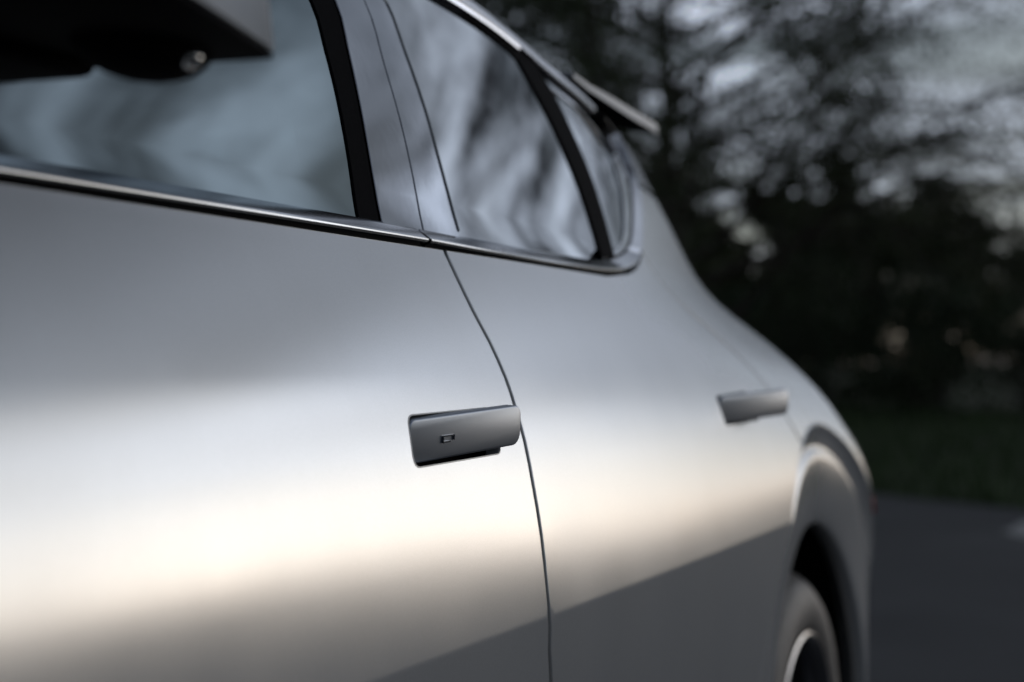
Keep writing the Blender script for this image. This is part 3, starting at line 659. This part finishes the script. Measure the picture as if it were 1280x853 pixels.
# ------------------------------------------------------------------ ground
def ground_material():
    m, t, p = mat('verge_soil'); tc = N(t, 'ShaderNodeTexCoord')
    a = N(t, 'ShaderNodeTexNoise', i_Scale=0.7, i_Detail=8.0); t.links.new(tc.outputs['Object'], a.inputs['Vector'])
    c = N(t, 'ShaderNodeValToRGB'); c.color_ramp.elements[0].color = (0.018, 0.025, 0.012, 1); c.color_ramp.elements[1].color = (0.035, 0.046, 0.022, 1); c.color_ramp.elements[0].position = 0.35; c.color_ramp.elements[1].position = 0.65
    t.links.new(a.outputs['Fac'], c.inputs[0]); t.links.new(c.outputs[0], p.inputs['Base Color']); p.inputs['Roughness'].default_value = 0.95; p.inputs['Specular IOR Level'].default_value = 0.1
    return m
def asphalt_material():
    m, t, p = mat('worn_asphalt'); tc = N(t, 'ShaderNodeTexCoord')
    a = N(t, 'ShaderNodeTexNoise', i_Scale=0.6, i_Detail=8.0, i_Roughness=0.6); t.links.new(tc.outputs['Object'], a.inputs['Vector'])
    b = N(t, 'ShaderNodeTexVoronoi', i_Scale=90.0); t.links.new(tc.outputs['Object'], b.inputs['Vector'])
    c = N(t, 'ShaderNodeValToRGB'); c.color_ramp.elements[0].color = (0.040, 0.041, 0.044, 1); c.color_ramp.elements[1].color = (0.062, 0.063, 0.066, 1); c.color_ramp.elements[0].position = 0.35; c.color_ramp.elements[1].position = 0.68
    t.links.new(a.outputs['Fac'], c.inputs[0]); t.links.new(c.outputs[0], p.inputs['Base Color']); p.inputs['Roughness'].default_value = 0.85; p.inputs['Specular IOR Level'].default_value = 0.2
    bp = N(t, 'ShaderNodeBump', i_Strength=0.6, i_Distance=0.006); t.links.new(b.outputs['Distance'], bp.inputs['Height']); t.links.new(bp.outputs[0], p.inputs['Normal'])
    return m
M['soil'] = ground_material(); M['asphalt'] = asphalt_material()
M['pale_patch'] = simple('pale_patch_surface', (0.24, 0.24, 0.235), 0.85, var=0.25, vscale=3, bump=0.4, bscale=60)
M['grass'] = simple('grass_blade', (0.036, 0.058, 0.022), 0.7, var=0.4, vscale=1.5, spec=0.2)
M['bark'] = simple('tree_bark', (0.035, 0.028, 0.022), 0.9, var=0.3, vscale=8, bump=0.6, bscale=30, bdist=0.02)
def leaf_material(name, col):
    m = simple(name, col, 0.6, var=0.35, vscale=1.2, spec=0.25); return m
M['leaf_a'] = leaf_material('leaf_dark', (0.040, 0.055, 0.022)); M['leaf_b'] = leaf_material('leaf_olive', (0.055, 0.062, 0.028)); M['leaf_c'] = leaf_material('leaf_hedge', (0.030, 0.048, 0.022))
def gz(x, y):     # ground height: flat by the road, a low bank rising beyond it
    d = y - far_edge(x); return 0.0 if d < 0.4 else 0.22 * _sst(0.4, 9.0, d)
def far_edge(x): return 13.2 + 1.3 * math.log(1 + math.exp(-(x + 1.0) * 1.6)) / 1.6 - 0.035 * max(0.0, -x - 6) ** 1.5
V, Fc = [], []; GX = [-900, -300, -120, -60, -40] + [-30 + 2.0 * i for i in range(31)] + [40, 60, 120, 300, 900]; GY = [-900, -200, -60, -20, -5, 5, 10] + [12 + 1.0 * i for i in range(26)] + [42, 50, 70, 120, 300, 900, 3000]
for y in GY:
    for x in GX: V.append((x, y, (gz(x, y) if abs(x) < 41 and y < 60 else (0.22 if y > 20 else 0.0)) - 0.03))
k = len(GX)
for j in range(len(GY) - 1):
    for i in range(k - 1): Fc.append((j * k + i, j * k + i + 1, (j + 1) * k + i + 1, (j + 1) * k + i))
g = make('ground', V, Fc, M['soil'], None, True); g['kind'] = 'structure'
V, Fc = [], []
xs = [-40 + 1.0 * i for i in range(91)]
for x in xs: V += [(x, -14.0, 0.0), (x, 4.0, 0.0), (x, far_edge(x), 0.0)]
for i in range(len(xs) - 1):
    for j in range(2): Fc.append((3 * i + j, 3 * i + 3 + j, 3 * i + 4 + j, 3 * i + 1 + j))
road = make('road', V, Fc, M['asphalt'], None, False); road['kind'] = 'structure'
# pale patch with a ragged outline, lying just above the road surface
rnd = random.Random(4)
V = [(0, 0, 0)]; n = 26
for i in range(n):
    a = 2 * math.pi * i / n; r = 1 + 0.16 * rnd.uniform(-1, 1); V.append((0.36 * r * math.cos(a), 0.75 * r * math.sin(a), 0))
pt = make('road_patch', [(v[0] - 0.82, v[1] + 12.4, 0.004) for v in V], [(0, 1 + i, 1 + (i + 1) % n) for i in range(n)], M['pale_patch'], None, False); pt['kind'] = 'structure'
# ------------------------------------------------------------------ vegetation
def tube(V, Fc, pts, radii, n=6):
    b = len(V); m_ = len(pts)
    for i in range(m_):
        d = (Vector(pts[min(m_ - 1, i + 1)]) - Vector(pts[max(0, i - 1)])).normalized(); u = d.orthogonal().normalized(); v = d.cross(u)
        for j in range(n): a = 2 * math.pi * j / n; V.append(tuple(Vector(pts[i]) + (u * math.cos(a) + v * math.sin(a)) * radii[i]))
    for i in range(m_ - 1):
        for j in range(n): j2 = (j + 1) % n; Fc.append((b + i * n + j, b + i * n + j2, b + (i + 1) * n + j2, b + (i + 1) * n + j))
def leaf(V, Fc, p, size, rnd):
    d = Vector((rnd.gauss(0, 1), rnd.gauss(0, 1), rnd.gauss(0, 0.7))).normalized(); u = d.orthogonal().normalized(); u = (Matrix.Rotation(rnd.uniform(0, 6.28), 3, d) @ u); v = d.cross(u)
    L, W = size * rnd.uniform(0.7, 1.3), size * rnd.uniform(0.35, 0.6); b = len(V)
    V += [tuple(p), tuple(p + u * L * 0.5 + v * W * 0.5 + d * L * 0.08), tuple(p + u * L), tuple(p + u * L * 0.5 - v * W * 0.5 + d * L * 0.08)]; Fc.append((b, b + 1, b + 2, b + 3))
def tree(label, base, height, spread, seed, lmat, leaf_size=0.075, per_twig=26, n_limb=9, droop=0.1, levels=3, lean=(0, 0), tr=0.2, first=0.25, bias=None, density=1.0, name='leafy_tree', group='trees behind the grass bank'):
    rnd = random.Random(seed); root = empty(name, base)
    TV, TF, LV, LF = [], [], [], []
    def wander(p, d, L, k, bend, up):
        pts = [Vector(p)]
        for i in range(k):
            d = (d + Vector((rnd.gauss(0, bend), rnd.gauss(0, bend), rnd.gauss(0, bend) + up))).normalized(); pts.append(pts[-1] + d * (L / k))
        return pts, d
    tp, _ = wander((0, 0, -0.25), Vector((lean[0], lean[1], 1)).normalized(), height * 0.9, 9, 0.06, 0.05)
    tube(TV, TF, tp, [tr * (1 - 0.85 * i / 9) * (1.35 if i == 0 else 1) for i in range(10)], 9)
    def grow(p, d, L, r, lev):
        k = 5 if lev == 0 else 4
        pts, d2 = wander(p, d, L, k, 0.16 if lev < 2 else 0.22, 0.05 - droop * (lev > 0))
        tube(TV, TF, pts, [max(0.004, r * (1 - 0.75 * i / k)) for i in range(k + 1)], 6 if lev == 0 else (4 if lev == 1 else 3))
        if lev >= levels - 1:
            for q in range(int(per_twig * density * rnd.uniform(0.35, 1.5))):
                t = rnd.uniform(0.1, 1.05) * k; i = min(k - 1, int(t)); c = pts[i].lerp(pts[i + 1], t - i); s = L * 0.24
                leaf(LV, LF, c + Vector((rnd.gauss(0, s), rnd.gauss(0, s), rnd.gauss(0, s * 0.8))), leaf_size, rnd)
            return
        nb = 7
        for q in range(nb):
            t = (0.25 + 0.75 * (q + rnd.random()) / nb) * k; i = min(k - 1, int(t)); c = pts[i].lerp(pts[i + 1], min(1.0, t - i)); dd = (pts[i + 1] - pts[i]).normalized()
            side_ = dd.orthogonal().normalized(); side_ = Matrix.Rotation(rnd.uniform(0, 6.28), 3, dd) @ side_
            nd = (dd * rnd.uniform(0.5, 1.0) + side_ * rnd.uniform(0.6, 1.0)); nd.z *= 0.75
            grow(c, nd.normalized(), L * rnd.uniform(0.38, 0.6), r * 0.45, lev + 1)
    for q in range(n_limb):
        f = first + (1 - first) * (q + 0.5 * rnd.random()) / n_limb; i = min(8, int(f * 9)); c = tp[i].lerp(tp[i + 1], f * 9 - i)
        a = q * 2.4 + rnd.uniform(-0.4, 0.4); up = rnd.uniform(0.15, 0.55) + 0.6 * max(0, f - 0.6)
        w = 1.0
        if bias: w = 1.0 + bias[2] * math.cos(a - math.atan2(bias[1], bias[0]))
        grow(c, Vector((math.cos(a), math.sin(a), up)).normalized(), spread * w * rnd.uniform(0.75, 1.1) * (1.15 - 0.55 * f), tr * 0.45 * (1.1 - 0.6 * f), 0)
    o = make('trunk', TV, TF, M['bark'], root, True)
    c = make('crown', LV, LF, M[lmat], root, False)
    tag(root, label, 'tree', group); return root
tree('wide spreading tree with dark leaves, tallest one on the grass bank behind the car', (-6.7, 24.6, 0.15), 8.0, 4.5, 11, 'leaf_a', 0.08, 56, 32, 0.10, 3, (0.03, 0), 0.22, 0.20, (1, 0, 0.1))
tree('rounded dark tree at the end of the hedge beside the road bend', (-5.0, 36.0, 0.2), 4.6, 2.3, 5, 'leaf_b', 0.14, 75, 13, 0.04, 3, (0, 0), 0.14, 0.12)
tree('slim olive tree standing between the rounded tree and the spreading tree', (-8.6, 37.5, 0.2), 4.2, 2.4, 8, 'leaf_b', 0.14, 85, 12, 0.05, 3, (0, 0), 0.14, 0.12)
tree('broad dark tree farther along the bank, beyond the roof of the car', (-14.5, 27.5, 0.2), 7.5, 4.2, 17, 'leaf_a', 0.12, 50, 13, 0.08, 3, (0, 0), 0.22, 0.2)
tree('low dark tree with a ragged top behind the hedge near the road bend', (-1.6, 39.0, 0.2), 4.0, 2.3, 23, 'leaf_b', 0.14, 50, 12, 0.05, 3, (0, 0), 0.14, 0.1)
tree('small bushy tree standing behind the spreading tree', (-11.2, 40.0, 0.2), 4.0, 2.6, 29, 'leaf_b', 0.14, 90, 12, 0.05, 3, (0, 0), 0.14, 0.1)
def shrub(label, base, w, h, seed, lm):
    rnd = random.Random(seed); root = empty('hedge_shrub', base); TV, TF, LV, LF = [], [], [], []
    for q in range(16):
        a = rnd.uniform(0, 6.28); pts = [Vector((0.1 * math.cos(a), 0.1 * math.sin(a), -0.1))]; d = Vector((math.cos(a) * rnd.uniform(0.1, 0.8), math.sin(a) * 0.5, 1)).normalized()
        for i in range(5): d = (d + Vector((rnd.gauss(0, 0.15), rnd.gauss(0, 0.15), 0.05))).normalized(); pts.append(pts[-1] + d * (h * rnd.uniform(0.14, 0.2)))
        tube(TV, TF, pts, [0.025 * (1 - 0.8 * i / 5) for i in range(6)], 4)
    for q in range(2600):
        a = rnd.uniform(0, 6.28); r = math.sqrt(rnd.random()); zz = rnd.random() ** 0.8
        env = (1 - 0.55 * zz ** 3) * (1 + 0.25 * noise.noise((3 * math.cos(a), 3 * math.sin(a), seed + 3 * zz)))
        p = Vector((w * r * env * math.cos(a), 0.75 * w * r * env * math.sin(a), h * zz * (1 + 0.2 * noise.noise((seed, a, 2.0 * r)))))
        leaf(LV, LF, p, 0.11, rnd)
    make('stem', TV, TF, M['bark'], root, True); make('foliage', LV, LF, M[lm], root, False)
    tag(root, label, 'shrub', 'hedge shrubs behind the grass bank'); return root
for i in range(13):
    x = -20.0 + 1.75 * i; shrub('dense dark shrub growing in the hedge behind the grass bank', (x, 31.0 + 0.6 * math.sin(i * 2.1), 0.2), 1.35, 2.3 + 0.35 * math.sin(i * 1.7), 40 + i, 'leaf_c')
# grass on the bank, one mass
rnd = random.Random(77); V, Fc = [], []
for i in range(26000):
    x = rnd.uniform(-22, 6); d = rnd.random() ** 1.4 * 15; y = far_edge(x) + 0.03 + d; z = gz(x, y) - 0.03
    hh = rnd.uniform(0.08, 0.26); a = rnd.uniform(0, 6.28); ln = rnd.uniform(0, 0.12); w = rnd.uniform(0.008, 0.02); b = len(V); cx_, cy_ = math.cos(a), math.sin(a)
    V += [(x - w * cy_, y + w * cx_, z), (x + w * cy_, y - w * cx_, z), (x + ln * cx_, y + ln * cy_, z + hh)]; Fc.append((b, b + 1, b + 2))
gr_ = make('grass', V, Fc, M['grass'], None, False); tag(gr_, 'rough dark green grass covering the bank beyond the road', 'grass', None, 'stuff')
print('built', len(bpy.data.objects), 'objects')
